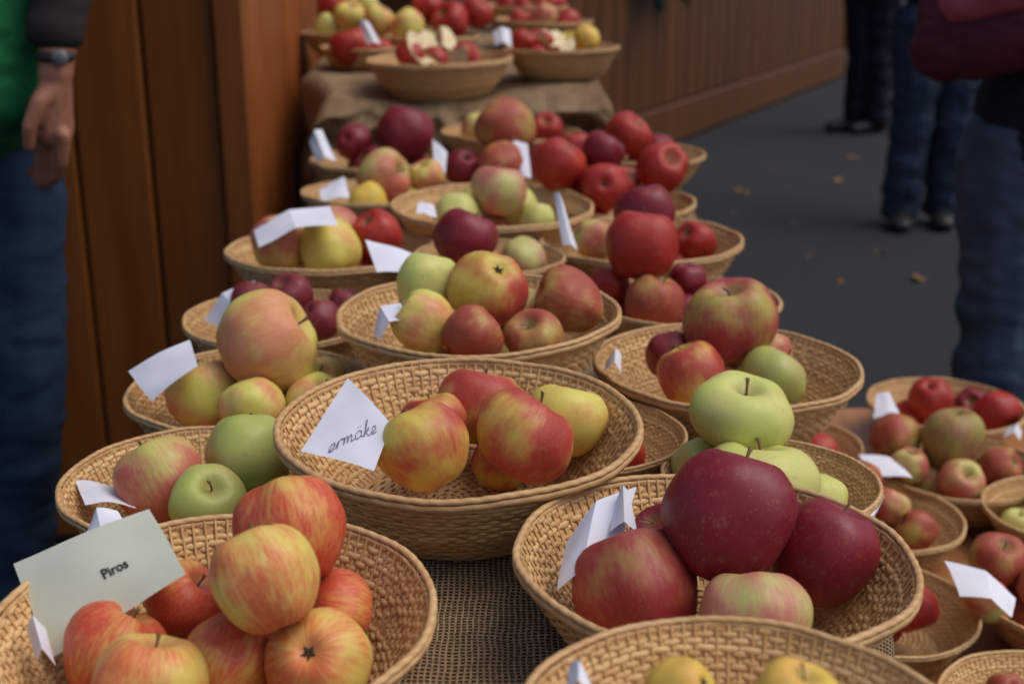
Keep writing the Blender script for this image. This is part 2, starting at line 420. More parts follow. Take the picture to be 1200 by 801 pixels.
def add_apple(pos, r, mat, d=None, kind=None, low=False):
    kind = kind or random.choice(['round', 'round2', 'round3', 'squat', 'squat2', 'squat3', 'flat', 'cone'])
    me, st, cx = KINDS[kind]
    o = bpy.data.objects.new("apple", me); link(o)
    m, lab = AM[mat]
    o.material_slots[0].link = 'OBJECT'; o.material_slots[0].material = m
    if d is None:
        th = random.uniform(0, 6.28); tl = random.uniform(.1, 1.2)
        if random.random() < .3: tl = random.uniform(1.8, 2.6)
        d = (math.sin(tl)*math.cos(th), math.sin(tl)*math.sin(th), math.cos(tl))
    q = Vector(d).normalized().to_track_quat('Z', 'Y') @ Matrix.Rotation(random.uniform(0, 6.28), 3, 'Z').to_quaternion()
    o.rotation_mode = 'QUATERNION'; o.rotation_quaternion = q
    o.location = pos; o.scale = (r, r, r)
    tag(o, lab + " lying in a wicker basket", "apple", GA)
    for nm, mm in (("stem", st), ("calyx", cx)):
        c = bpy.data.objects.new(nm, mm); link(c); c.parent = o
    return o

AP = {
 'A': [(340,605,68,'piros',.35,(-.2,.5,.8)), (308,655,67,'pirosy',-.15,(-.4,.4,.8),'round'), (133,744,66,'piros',-.05,(.5,.5,1)), (218,704,50,'piros',.38),
       (172,780,68,'pirosy',-.42,(.2,.4,1),'squat'), (262,752,57,'piros',-.1,(.3,.8,.4)), (372,752,66,'pirosy',-.15,(.1,.75,-.7),'squat'), (396,712,48,'piros',.25)],
 'B': [(555,480,54,'jona',.42,(.2,.3,1),'squat'), (515,497,42,'jona',.12,(-.2,.2,1),'squat'), (499,520,57,'jona',-.22,(-.5,.4,.8),'squat2'), (614,510,62,'jona',-.10,(.5,.3,.8),'flat'), (664,492,50,'jonay',.30,(.3,.3,.9),'squat3')],
 'C': [(857,588,79,'dark',.05,(.3,.35,.9),'globe'), (745,672,76,'darkg',-.05,(-.3,.6,.8),'round'), (962,644,62,'dark',.2,(.4,.2,.9),'globe'), (885,700,66,'palep',-.35,(0,.6,.8),'squat2'), (780,615,42,'dark',.5), (935,612,36,'dark',.6)],
 'D': [(798,814,45,'gold',.30), (935,808,55,'gold',.12), (870,850,45,'gold',-.3)],
 'E': [(188,562,54,'pink',.05,(-.5,.3,1)), (292,532,52,'green',.35,(0,.6,.8),'round2'), (245,588,48,'green',-.28,(.3,-.5,.9),'flat')],
 'F': [(316,418,63,'yellow',-.05,(.9,.1,.5),'squat2'), (240,458,45,'yellow',.0,(-.2,.2,.9),'round2'), (368,460,42,'yellow',-.2), (375,434,32,'yellow',.4), (300,464,40,'yellow',-.35)],
 'G': [(298,362,30,'plum',-.2), (340,342,28,'plum',.3), (373,363,27,'plum',-.05), (404,346,22,'plum',.35)],
 'H': [(330,285,33,'pink',-.25), (392,270,30,'pink',.2), (386,290,36,'jonay',-.25), (442,277,31,'red',.0), (350,268,22,'pink',.35)],
 'I': [(500,331,37,'lime',.12,(.3,.4,1)), (573,338,49,'jona',-.05,(-.3,.5,-.7),'squat'), (502,378,38,'yellow',-.45), (547,390,38,'rust',-.6), (626,382,36,'rust',-.5), (667,350,40,'rust',.0), (600,365,34,'pink',.1)],
 'J': [(585,224,35,'palep',-.1,(.1,.2,1)), (545,241,29,'lime',-.25), (622,244,22,'lime',-.1), (600,240,28,'lime',.2), (560,232,24,'green',.4)],
 'K': [(452,212,34,'pink',.05), (512,209,22,'yellow',.45), (438,229,23,'gold',-.3), (482,222,24,'pink',-.1)],
 'L': [(475,157,34,'dark',-.05,(.2,.2,1)), (420,172,23,'dark',.0), (497,178,20,'dark',-.1), (445,176,24,'dark',-.1)],
 'M0': [(593,160,35,'rust',-.1), (545,188,25,'dark',-.2), (590,184,30,'rust',-.4), (622,176,22,'dark',.2)],
 'M': [(560,150,20,'pink',.0), (640,152,20,'red',.0)],
 'N': [(655,193,32,'red',-.05), (706,178,27,'dark',.2), (709,211,29,'red',-.45,(.1,.9,-.3)), (775,197,31,'red',.0,(.3,-.6,.5)), (680,214,24,'red',.0), (742,214,25,'red',.1)],
 'N2': [(735,158,28,'red',-.35,(.5,-.3,.6)), (700,176,24,'red',-.4), (770,180,22,'dark',.0), (635,175,22,'red',-.3)],
 'O': [(757,240,37,'dark',-.40,(-.2,.3,1),'round2'), (697,281,24,'pink',.1), (815,284,24,'red',.1), (790,282,24,'red',.4), (720,276,22,'pink',.4)],
 'P': [(753,292,44,'red',.0,(.1,.2,1),'round'), (715,333,24,'red',.2), (765,349,36,'rust',-.25), (806,334,24,'dark',.2), (845,352,24,'red',.0)],
 'Q': [(857,369,56,'half',.05,(-.1,-.2,1),'round3'), (812,426,42,'jona',-.4,(-.4,.3,1)), (906,429,42,'green',-.3,(.5,.2,.8),'flat'), (790,404,32,'dark',.1), (905,400,26,'pink',.3), (858,420,32,'pink',-.1)],
 'R': [(546,277,39,'dark',-.1,(.4,.2,.8)), (614,300,28,'palep',.0), (570,305,26,'jona',.2)],
 'S': [(728,530,27,'red',.0), (690,535,27,'dark',-.2)],
 'CC': [(873,500,65,'lime',.12,(.10,-.22,.95),'oblate'), (884,548,73,'lime',-.25,(.1,.15,1),'oblate'), (960,574,34,'lime',.0), (820,545,34,'lime',.3)],
 'T': [(962,521,22,'red',.1), (930,530,22,'red',-.1), (900,515,22,'red',.2)],
 'U': [(1095,474,27,'red',.0), (1163,481,27,'red',-.2), (1122,486,23,'rust',-.1), (1068,486,20,'red',.2), (1145,470,20,'dark',.5)],
 'U2': [(1050,514,31,'rust',.2), (1115,515,37,'brown',-.1,(.1,.1,1),'cone'), (1072,550,23,'pink',-.3), (1118,556,27,'pink',-.45), (1168,548,26,'rust',.0), (1092,560,22,'pink',-.3)],
 'V': [(1010,569,29,'rust',.1), (1070,619,26,'rust',-.3), (1042,592,24,'pink',.0), (1000,605,24,'rust',-.3)],
 'W': [(1063,711,31,'red',-.15), (1015,700,30,'rust',-.1)],
 'X': [(1172,655,36,'rust',.2), (1160,692,28,'pink',-.2), (1215,680,32,'rust',-.1)],
 'Y': [(1196,606,22,'lime',.0), (1230,590,24,'lime',.2), (1235,615,22,'green',-.2)],
 'Z': [(1180,812,26,'rust',.0)],
 'TB': [(612,48,14,'red',.0), (687,47,16,'gold',-.1), (668,42,13,'gold',.4), (630,40,13,'red',.3)],
 'TC': [(408,57,26,'red',.0), (430,64,18,'red',-.2)],
 'TD': [(478,29,22,'yellow',-.1), (530,25,24,'red',-.1), (500,12,20,'red',.2), (446,24,20,'yellow',.0), (555,15,20,'red',.2), (505,36,16,'lime',-.3), (560,34,14,'lime',.0)],
 'TE': [(638,22,16,'pink',-.2), (610,20,15,'red',.0), (665,20,15,'red',.0)],
 'TF': [(410,18,20,'yellow',-.2), (390,28,16,'lime',-.1), (392,8,18,'red',.1), (425,5,18,'lime',.3)],
 'TG': [(622,8,22,'red',-.2), (600,5,18,'red',.1), (650,6,18,'red',.1)],
}
for k, lst in AP.items():
    x0, y0, d, R = BK[k]; zb = BZ[k]; H = R*HF
    it = []
    for a in lst:
        px, py, rp, m, v = a[:5]
        p = at_y(px, py, y0+v*R); r = rp*depth(p)/F*.96
        if p.z < zb+.005+r*.95:
            z = zb+.006+r*.92; p = at_z(px, py, z); r = rp*depth(p)/F*.96; p = at_z(px, py, zb+.006+r*.92)
        it.append([p.copy(), r, m, a[5] if len(a) > 5 else None, a[6] if len(a) > 6 else None, .12 if rp > 34 or rp*depth(p) > 56 else 1.0, p.copy()])
    for e in list(it):
        p, r = e[0], e[1]
        if p.z-r > zb+.022 and k not in ('C', 'CC'):
            rf = min(.034, max(.022, (p.z-r-zb)*.5+.008))
            q = Vector((x0+(p.x-x0)*.6, y0+(p.y-y0)*.5+.25*R*(k in 'BAQ'), zb+.006+rf*.92))
            if all((q-o[0]).length > .75*(rf+o[1]) or o is e for o in it):
                it.append([q, rf, e[2], None, None, 8.0, q.copy()])
    for itn in range(260):
        if itn < 200:
            for e in it: e[0] += (e[6]-e[0])*(.10 if e[5] < .5 else .04)
        for i in range(len(it)):
            for j in range(i+1, len(it)):
                a, b = it[i], it[j]; dv = b[0]-a[0]; L = dv.length; mn = (a[1]+b[1])*.92
                if 'oblate' in (a[4], b[4]): mn *= .78
                if L < mn:
                    if L < 1e-6: dv = Vector((.001, 0, .001)); L = dv.length
                    c = dv/L*(mn-L); wa, wb = a[5], b[5]
                    a[0] -= c*(wa/(wa+wb))*.8; b[0] += c*(wb/(wa+wb))*.8
        for e in it:
            p, r = e[0], e[1]
            p.z = max(p.z, zb+.006+r*(.66 if e[4] == 'oblate' else .90))
            hz = p.z-zb
            if hz < H+r*.5:
                sv = min(1, max(0.0, hz/H)); lim = R*prof(sv)-.006-r*.94*(1 if hz < H*.9 else .8)
                hx, hy = p.x-x0, p.y-y0; hr = math.hypot(hx, hy)
                if hr > lim:
                    p.x = x0+hx*lim/hr; p.y = y0+hy*lim/hr
    for e in sorted(it, key=lambda e: e[0].z):
        for st in range(12):
            nz = e[0].z-.001
            if nz < zb+.006+e[1]*.90: break
            q = Vector((e[0].x, e[0].y, nz))
            if any((q-o[0]).length < (e[1]+o[1])*.92 for o in it if o is not e): break
            sv = (nz-zb)/H
            if sv < 1 and math.hypot(q.x-x0, q.y-y0) > R*prof(sv)-.006-e[1]*.9: break
            e[0].z = nz
    for e in it: add_apple(e[0], e[1], e[2], e[3], e[4])

# cut apple pieces
def wedge_mesh(w):
    V, Fc = [], []; m, n = 16, 8
    for j in range(n+1):
        t = w*j/n
        for i in range(m+1):
            r, z = apple_profile(math.pi*i/m+1e-4*(1 if i == 0 else -1 if i == m else 0), 'round')
            V.append((r*math.cos(t), r*math.sin(t), z))
    for j in range(n):
        for i in range(m): Fc.append((j*(m+1)+i, j*(m+1)+i+1, (j+1)*(m+1)+i+1, (j+1)*(m+1)+i))
    ns = len(Fc)
    for j in (0, n):
        b = len(V); V.append((.10*math.cos(w/2), .10*math.sin(w/2), 0))
        for i in range(m): Fc.append((b, j*(m+1)+i, j*(m+1)+i+1))
    me = me_from(V, Fc, "apple_slice"); me.materials.append(AM['red'][0]); me.materials.append(M_FLESH)
    for i, p in enumerate(me.polygons): p.material_index = 0 if i < ns else 1; p.use_smooth = i < ns
    return me
W1, W2 = wedge_mesh(1.3), wedge_mesh(math.pi*.98)
for (px, py, rp, yy, me, rot) in [(497,54,24,2.66,W2,(-.5,0,.9)), (530,56,24,2.60,W1,(.3,1.3,-.3)), (518,40,22,2.70,W1,(-.8,.5,.6)), (545,68,19,2.66,W2,(2.6,.1,-.5)), (480,66,19,2.66,W2,(2.4,.1,.5)), (508,72,18,2.60,W1,(2.4,-.9,.3)),
                             (648,44,16,2.76,W2,(-.9,.1,.4)), (662,48,14,2.72,W1,(-.6,.9,.1)), (636,50,14,2.72,W1,(2.1,-.7,.3))]:
    o = bpy.data.objects.new("apple_slice", me); link(o)
    p = at_y(px, py, yy); o.location = p; r = rp*depth(p)/F; o.scale = (r, r, r); o.rotation_euler = rot
    tag(o, "cut wedge of red apple showing pale flesh in a basket", "apple slice", "cut apple pieces")
for (x, y) in [(-.20,2.72), (-.10,2.72), (-.15,2.66), (.10,2.80)]:
    k = 'TA' if x < .05 else 'TB'
    add_apple(Vector((x, y, BZ[k]+.036)), .032, 'red')

# ---------------------------------------------------------------- burlap cloth over stand
def base_height(x, y, keys, wr=1):
    sw = sz = 0
    for k in keys:
        bx, by, d, R = BK[k]; dd = (x-bx)**2+(y-by)**2
        w = 1/(dd+.0006)**2; sw += w; sz += w*(BZ[k]-.0015)
    z = sz/sw
    z += wr*(.006*noise.noise(Vector((x*12, y*12, 3))) + .007*abs(noise.noise(Vector((x*26, y*18, 9)))))
    for k in keys:
        bx, by, d, R = BK[k]; ds = math.hypot(x-bx, y-by)
        if ds < R*1.05: z = min(z, BZ[k]-.001 + max(0, ds-R*.62)*.7)
    return z
main = [k for k in BK if not (k[0] == 'T' and len(k) > 1) and BK[k][2] < .6]
top = ['TA', 'TB', 'TC', 'TD', 'TE', 'TF', 'TG']
def lerp(a, b, t): t = max(0, min(1, t)); t = t*t*(3-2*t); return a+(b-a)*t
def cloth(keys, fxl, fxr, y0, y1, zl, zr, nx, ny, name, frontdrop=None, famp=1, nfd=14, side=1):
    rowsY = []
    if frontdrop is not None:
        for i in range(nfd): rowsY.append((y0, frontdrop, 1-i/nfd))
    for j in range(ny+1): rowsY.append((y0+(y1-y0)*j/ny, None, 0))
    V, Fc = [], []; nd = 18
    for (y, fz, fs) in rowsY:
        xl, xr = fxl(y), fxr(y)
        row = []
        for i in range(nd):
            s_ = 1-i/nd; zt = base_height(xl, y, keys)
            fold = side*(.018*math.sin(y*26+2*math.sin(y*7))*s_ + .012*noise.noise(Vector((y*15, s_*7, 2))))
            row.append([xl-.012-.02*s_-abs(fold)*.8, y, zt+(zl-zt)*s_])
        for i in range(nx+1):
            x = xl+(xr-xl)*i/nx; row.append([x, y, base_height(x, y, keys)])
        for i in range(1, nd+1):
            s_ = i/nd; zt = base_height(xr, y, keys)
            fold = side*(.016*math.sin(y*31+2*math.sin(y*9))*s_ + .012*noise.noise(Vector((y*15, s_*7, 5))))
            row.append([xr+.010+.015*s_+abs(fold)*.7, y, zt+(zr-zt)*s_])
        if fz is not None:
            for p in row:
                p[2] = p[2]+(min(fz, p[2])-p[2])*fs
                w1 = p[0]*5+p[2]*11
                g = noise.noise(Vector((p[0]*7, p[2]*9, 4)))+.9*(1-2*abs(noise.noise(Vector((w1*1.3, p[2]*13-p[0]*9, 1)))))+.35*noise.noise(Vector((p[0]*30, p[2]*26, 8)))
                p[1] -= min(1, fs*9)*(.030+.022*famp*g)
        V += row
    w = len(row)
    for j in range(len(rowsY)-1):
        for i in range(w-1): Fc.append((j*w+i, j*w+i+1, (j+1)*w+i+1, (j+1)*w+i))
    me = me_from(V, Fc, name); o = mesh_obj(name, me, [M_BUR])
    m = o.modifiers.new("s", 'SOLIDIFY'); m.thickness = .0015; m.offset = -1
    return o
c1 = cloth(main, lambda y: lerp(-.252, -.335, (y-.75)/.15), lambda y: lerp(.215, .305, (y-.82)/.12), .36, 2.60, .35, .50, 80, 230, "burlap_cloth", frontdrop=.4)
tag(c1, "coarse brown burlap draped over the apple display table", "burlap cloth")
c2 = cloth(top, lambda y: lerp(-.37, -.45, (y-2.62)/.3), lambda y: .185, 2.585, 3.75, .55, .45, 150, 80, "burlap_cloth", frontdrop=.72, famp=2.4, nfd=70, side=2)
tag(c2, "brown burlap draped over the raised back step of the stand", "burlap cloth")
random.seed(3)

def box(bm, x0, x1, y0, y1, z0, z1, bev=.003):
    r = bmesh.ops.create_cube(bm, size=1)
    for v in r['verts']:
        v.co = Vector(((x0+x1)/2+v.co.x*(x1-x0), (y0+y1)/2+v.co.y*(y1-y0), (z0+z1)/2+v.co.z*(z1-z0)))
    if bev:
        es = set(e for v in r['verts'] for e in v.link_edges)
        bmesh.ops.bevel(bm, geom=list(es), offset=bev, segments=1, affect='EDGES')
def box_obj(name, boxes, mat, parent=None, bev=.003):
    bm = bmesh.new()
    for b in boxes: box(bm, *b, bev=bev)
    me = bpy.data.meshes.new(name); bm.to_mesh(me); bm.free()
    return mesh_obj(name, me, [mat], smooth=False, parent=parent)
def table(x0, x1, y0, y1, zt, label, planks):
    e = empty("table", (0, 0, 0)); n = planks; bs = []
    for i in range(n):
        a = x0+(x1-x0)*i/n; bs.append((a+.002, x0+(x1-x0)*(i+1)/n-.002, y0, y1, zt-.03, zt))
    box_obj("table_top", bs, M_TAB, e)
    for (lx, ly) in ((x0+.04, y0+.05), (x1-.09, y0+.05), (x0+.04, y1-.10), (x1-.09, y1-.10)):
        box_obj("leg", [(lx, lx+.05, ly, ly+.05, 0, zt-.031)], M_TAB, e)
    tag(e, label, "table"); return e
table(-.24, .205, .38, .90, .70, "small wooden trestle table hidden under brown burlap", 4)
table(-.325, .295, .91, 2.575, .70, "wooden trestle table hidden under brown burlap", 6)
table(.36, 1.0, .55, 2.0, CAMZ-.761, "low orange-brown plank table carrying small baskets", 5)
table(-.36, .175, 2.68, 3.72, .84, "raised wooden step covered with burlap", 5)

# ---------------------------------------------------------------- paper notes
def bil(c, u, v):
    return c[0]*(1-u)*(1-v)+c[1]*u*(1-v)+c[2]*u*v+c[3]*(1-u)*v
def paper(c4, label, mat=M_PAPER, curl=.006, name="paper_note", fold=0):
    """corners BL, BR, TR, TL"""
    c = [at_t(*p) for p in c4]; n = 12
    nrm = ((c[1]-c[0]).cross(c[3]-c[0])).normalized(); ph = random.random()*20
    def sf(u, v, off=0):
        p = bil(c, u, v)
        h = curl*(math.sin(u*math.pi)*.6 + noise.noise(Vector((u*1.6+ph, v*1.6, ph)))) - fold*abs(u-.5)
        return p + nrm*(h+off)
    V = [sf(i/n, j/n) for j in range(n+1) for i in range(n+1)]
    Fc = [(j*(n+1)+i, j*(n+1)+i+1, (j+1)*(n+1)+i+1, (j+1)*(n+1)+i) for j in range(n) for i in range(n)]
    o = mesh_obj(name, me_from(V, Fc, name), [mat], smooth=(fold == 0))
    tag(o, label, "paper note", "paper name notes in the baskets")
    return o, sf, nrm
W_ = "white paper note tucked into a wicker basket"
card, csf, cn = paper([(60,772,.735), (219,672,.735), (176,596,.765), (17,660,.765)], "pale green printed name card reading Piros", M_CARD, .004, "name_card")
def text_on(txt, sf, u0, v0, uw, vh, mat, parent, name="lettering", bold=.012, rot=0):
    cu = bpy.data.curves.new(name, 'FONT'); cu.body = txt; cu.size = 1; cu.offset = bold; cu.align_x = 'CENTER'
    cu.resolution_u = 4
    to = bpy.data.objects.new("tmp", cu); link(to); bpy.context.view_layer.update()
    dg = bpy.context.evaluated_depsgraph_get(); me = bpy.data.meshes.new_from_object(to.evaluated_get(dg))
    w = max(v.co.x for v in me.vertices)-min(v.co.x for v in me.vertices)
    for v in me.vertices:
        u = u0+v.co.x/w*uw; vv = v0+v.co.y*vh-(v.co.x/w)*rot; v.co = sf(u, vv, .0006)
    bpy.data.objects.remove(to)
    o = mesh_obj(name, me, [mat], smooth=False, parent=parent); return o
text_on("Piros", csf, .62, .42, .175, .155, M_INK, card, rot=-.01, bold=.02)

bn, bsf, bnn = paper([(352,528,.93), (438,550,.905), (459,497,.935), (407,441,.975)], "white paper note with handwriting in a wicker basket", M_PAPER, .003)
def strokes(sf, letters, u0, v0, du, lean, sv, width, skew, mat, parent):
    V, Fc = [], []
    x = 0
    for L, wdt in letters:
        for pl in L:
            pts = []
            for i in range(len(pl)-1):
                for k in range(4):
                    f = k/4; pts.append((pl[i][0]*(1-f)+pl[i+1][0]*f, pl[i][1]*(1-f)+pl[i+1][1]*f))
            pts.append(pl[-1])
            b = len(V)
            for i, (a, c) in enumerate(pts):
                n0 = pts[max(0, i-1)]; n1 = pts[min(len(pts)-1, i+1)]
                tx, ty = n1[0]-n0[0], n1[1]-n0[1]; l = math.hypot(tx, ty) or 1
                ox, oy = -ty/l*width, tx/l*width
                for sg in (-1, 1):
                    X = (x+a+ox*sg)*du; cc = c+oy*sg
                    V.append(sf(u0+X+cc*lean, v0+cc*sv+X*skew, .0007))
            for i in range(len(pts)-1): Fc.append((b+2*i, b+2*i+1, b+2*i+3, b+2*i+2))
        x += wdt
    mesh_obj("handwriting", me_from(V, Fc, "handwriting"), [mat], smooth=False, parent=parent)
la = [[(.5,.45),(.3,.55),(.08,.35),(.1,.08),(.3,0),(.5,.2),(.52,.5),(.5,.1),(.72,.08)]]
lr = [[(0,.1),(.12,.5),(.1,0),(.15,.35),(.32,.52),(.46,.44)]]
lm = [[(-.05,.4),(.05,.5),(.05,0),(.12,.4),(.25,.5),(.32,.35),(.32,0),(.4,.4),(.52,.5),(.6,.35),(.6,0),(.85,.1)]]
lad = la + [[(.2,.72),(.22,.80)], [(.42,.74),(.44,.82)]]
lk = [[(.0,.1),(.15,.6),(.22,1.05),(.12,1.0),(.05,0)], [(.08,.25),(.35,.55),(.38,.4),(.12,.28),(.4,0),(.6,.1)]]
le = [[(.0,.1),(.42,.3),(.35,.5),(.15,.5),(.04,.25),(.15,.02),(.5,.12)]]
strokes(bsf, [(le,.5), (lr,.5), (lm,.8), (lad,.72), (lk,.6), (le,.5)], .37, .04, .132, -.08, .22, .027, 1.3, M_PEN, bn)

for q4 in [
 [(88,640,.80), (150,618,.80), (132,588,.82), (100,610,.82)],
 [(40,765,.70), (62,766,.70), (50,722,.72), (28,724,.72)],
 [(178,470,1.19), (232,428,1.19), (222,397,1.22), (150,434,1.22)],
 [(300,280,1.60), (394,256,1.60), (384,234,1.66), (295,262,1.66)],
 [(100,590,1.00), (160,592,1.00), (140,574,1.04), (88,562,1.04)],
 [(258,380,1.42), (300,345,1.42), (292,322,1.46), (232,368,1.46)],
 [(438,390,1.18), (476,365,1.18), (466,345,1.21), (430,378,1.21)],
 [(442,320,1.47), (488,316,1.47), (484,298,1.52), (428,281,1.52)],
 [(376,234,1.95), (410,233,1.95), (404,207,1.98), (374,222,1.98)],
 [(370,186,2.17), (393,184,2.17), (376,147,2.20), (361,160,2.20)],
 [(509,196,2.06), (522,202,2.06), (524,178,2.08), (507,162,2.08)],
 [(610,208,2.04), (623,208,2.04), (618,168,2.08), (600,164,2.08)],
 [(488,250,1.77), (512,254,1.77), (508,240,1.80), (490,236,1.80)],
 [(660,285,1.62), (678,290,1.62), (660,232,1.66), (650,222,1.66)],
 [(710,425,1.24), (730,428,1.24), (730,405,1.26), (712,412,1.26)],
 [(648,680,.79), (715,655,.79), (742,558,.83), (658,622,.82)],
 [(715,612,.80), (748,612,.80), (738,562,.82), (722,575,.82)],
 [(1024,488,1.90), (1056,487,1.90), (1042,460,1.93), (1027,460,1.93)],
 [(1020,556,1.66), (1070,560,1.66), (1050,538,1.71), (1006,532,1.71)],
 [(1005,600,1.50), (1022,596,1.50), (1035,573,1.54), (988,581,1.54)],
 [(1130,690,1.30), (1192,714,1.30), (1196,692,1.33), (1112,648,1.35)],
 [(662,806,.56), (695,803,.56), (692,786,.57), (666,768,.58)],
 [(580,50,2.62), (600,50,2.62), (598,31,2.64), (577,33,2.64)],
 [(1178,506,1.80), (1198,508,1.80), (1200,498,1.82), (1182,496,1.82)],
 [(430,50,2.72), (446,50,2.72), (432,24,2.74), (420,22,2.74)],
]:
    paper(q4, W_, curl=.0035, fold=random.choice([0, 0, .012, .02]))

# ---------------------------------------------------------------- stalls
st = empty("market_stall", (0, 0, 0))
def planks_x(x0, x1, y, th, z0, z1, w, gap=.007):
    bs = []; x = x1
    while x > x0:
        bs.append((x-w+gap, x, y+random.uniform(0, .003), y+th, z0, z1)); x -= w
    return bs
YW = 2.45
box_obj("wall", planks_x(-2.6, -.565, YW, .03, .02, 2.3, .145), M_WALL, st, .006)
box_obj("corner_post", [(-.562, -.505, YW-.018, YW+.05, 0, 2.3)], M_WALL_LIT, st, .004)
bs = []; y = YW+.053
while y < 3.35:
    bs.append((-.535, -.512+random.uniform(0, .003), y, y+.124, .02, 2.3)); y += .13
box_obj("side_wall", bs, M_WALL_LIT, st, .006)
box_obj("end_post", [(-.555, -.505, 3.43, 3.48, 0, 2.3)], M_WALL_LIT, st, .004)
bs = planks_x(-2.6, -.56, 3.43, .03, .02, 2.3, .145)
box_obj("back_wall", bs, M_WALL, st, .006)
tag(st, "brown varnished plank market booth behind the baskets", "market stall")

A_ = Vector((-.35, 5.31, 0)); B_ = Vector((3.08, 11.96, 0))
L_ = (B_-A_).length; ang = math.atan2(B_.y-A_.y, B_.x-A_.x)
fs = empty("market_stall", A_); fs.rotation_euler = (0, 0, ang)
bs = []; x = 0
while x < L_-.05:
    bs.append((x, min(x+.186, L_), random.uniform(0, .005), .04, .26, 1.25)); x += .20
box_obj("wall", bs, M_FAR, fs, .010)
box_obj("base_board", [(0, L_, -.02, .04, .012, .255)], M_FAR, fs, .008)
box_obj("counter", [(-.02, L_+.05, -.12, .6, 1.252, 1.29)], M_FAR, fs, .006)
box_obj("end_wall", [(L_+.003, L_+.04, -.02, 1.8, .01, 2.4)], M_FAR, fs, .006)
box_obj("back_wall", [(0, L_, 1.8, 1.84, .01, 2.4)], M_FAR, fs, .006)
for lx in (.02, L_*.33, L_*.66, L_-.12):
    box_obj("post", [(lx, lx+.1, .45, .55, 1.293, 2.4)], M_FAR, fs, .006)
box_obj("roof", [(-.2, L_+.2, .1, 1.95, 2.403, 2.46)], M_FAR, fs, .01)
tag(fs, "long brown wooden market booth with plank front and base board", "market stall")

V, Fc = [], []
n = 24
ctr = A_+(B_-A_)*.335
dirv = (B_-A_).normalized(); nr = Vector((dirv.y, -dirv.x, 0))
for j in range(14):
    for i in range(n+1):
        u = i/n; v = j/13
        q = ctr+dirv*((u-.5)*(.62-.16*v)) + nr*(.135+.02*math.sin(u*22)*(.3+v)) + Vector((0, 0, 1.30-.46*v*(1-.25*math.sin(u*3.1))))
        V.append(q)
for j in range(13):
    for i in range(n): Fc.append((j*(n+1)+i, j*(n+1)+i+1, (j+1)*(n+1)+i+1, (j+1)*(n+1)+i))
o = mesh_obj("cloth", me_from(V, Fc, "cloth"), [M_DKGREEN]); m = o.modifiers.new("s", 'SOLIDIFY'); m.thickness = .004
tag(o, "dark green cloth hanging over the wooden booth counter", "cloth")

# ---------------------------------------------------------------- ground and leaves
V = [(-150, -150, 0), (150, -150, 0), (150, 150, 0), (-150, 150, 0)]
g = mesh_obj("ground", me_from(V, [(0, 1, 2, 3)], "ground"), [M_ASPH], smooth=False); g["kind"] = "structure"
def leaf_mesh():
    V, Fc = [], []; n = 10
    V.append((0, 0, .004))
    for i in range(n*2):
        t = 2*math.pi*i/(n*2); r = .5*(1-.35*abs(math.sin(t)))*(1 if i % 2 == 0 else .72)
        V.append((r*math.cos(t), r*.75*math.sin(t), .08*math.cos(3*t)+.09))
    for i in range(n*2): Fc.append((0, 1+i, 1+(i+1) % (n*2)))
    return me_from(V, Fc, "leaf")
LM = leaf_mesh(); LM.materials.append(M_LEAF)
for (px, py, sz) in [(1076,327,.11), (1032,296,.07), (870,225,.10), (982,212,.10), (930,262,.05), (985,330,.04), (905,205,.07), (1000,185,.08), (948,300,.03), (860,250,.04)]:
    o = bpy.data.objects.new("fallen_leaf", LM); link(o); p = at_z(px, py, 0); o.location = (p.x, p.y, .003); o.scale = (sz, sz, sz*.6)
    o.rotation_euler = (random.uniform(-.2, .2), random.uniform(-.2, .2), random.uniform(0, 6))
    tag(o, "dry brown leaf lying on dark asphalt", "leaf", "leaves on the asphalt")

# ---------------------------------------------------------------- people
_t = bmesh.new(); bmesh.ops.create_icosphere(_t, subdivisions=2, radius=1); BALL = [v.co.copy() for v in _t.verts]; _t.free()
def hullmesh(segs, voxel, smooth_it, name, fold=0, fscale=6, floor=None):
    AV, AF = [], []
    for (p0, r0, p1, r1) in segs:
        bm = bmesh.new()
        for p, r in ((p0, r0), (p1, r1)):
            r = (r, r, r) if not hasattr(r, "__len__") else r
            for d in BALL: bm.verts.new(Vector(p)+Vector((d.x*r[0], d.y*r[1], d.z*r[2])))
        bmesh.ops.convex_hull(bm, input=bm.verts[:])
        bmesh.ops.delete(bm, geom=[v for v in bm.verts if not v.link_faces], context='VERTS')
        bmesh.ops.recalc_face_normals(bm, faces=bm.faces[:])
        bm.verts.index_update(); b = len(AV)
        AV += [v.co.copy() for v in bm.verts]; AF += [tuple(b+v.index for v in f.verts) for f in bm.faces]
        bm.free()
    me = me_from(AV, AF, "t")
    ob = bpy.data.objects.new("t", me); link(ob)
    m = ob.modifiers.new("r", 'REMESH'); m.mode = 'VOXEL'; m.voxel_size = voxel
    m2 = ob.modifiers.new("s", 'SMOOTH'); m2.factor = .5; m2.iterations = smooth_it
    bpy.context.view_layer.update()
    dg = bpy.context.evaluated_depsgraph_get(); out = bpy.data.meshes.new_from_object(ob.evaluated_get(dg))
    bpy.data.objects.remove(ob); out.name = name
    if fold or floor is not None:
        nn = [v.normal.copy() for v in out.vertices]
        for v, nv in zip(out.vertices, nn):
            if fold:
                c = v.co
                d = noise.noise(Vector((c.x*fscale, c.y*fscale, c.z*fscale*1.9)))+.8*abs(noise.noise(Vector((c.x*fscale*1.5+4+c.z*6, c.y*fscale*1.5, c.z*fscale*4))))
                v.co += nv*d*fold
            if floor is not None and v.co.z < floor: v.co.z = floor
    return out
V3 = Vector
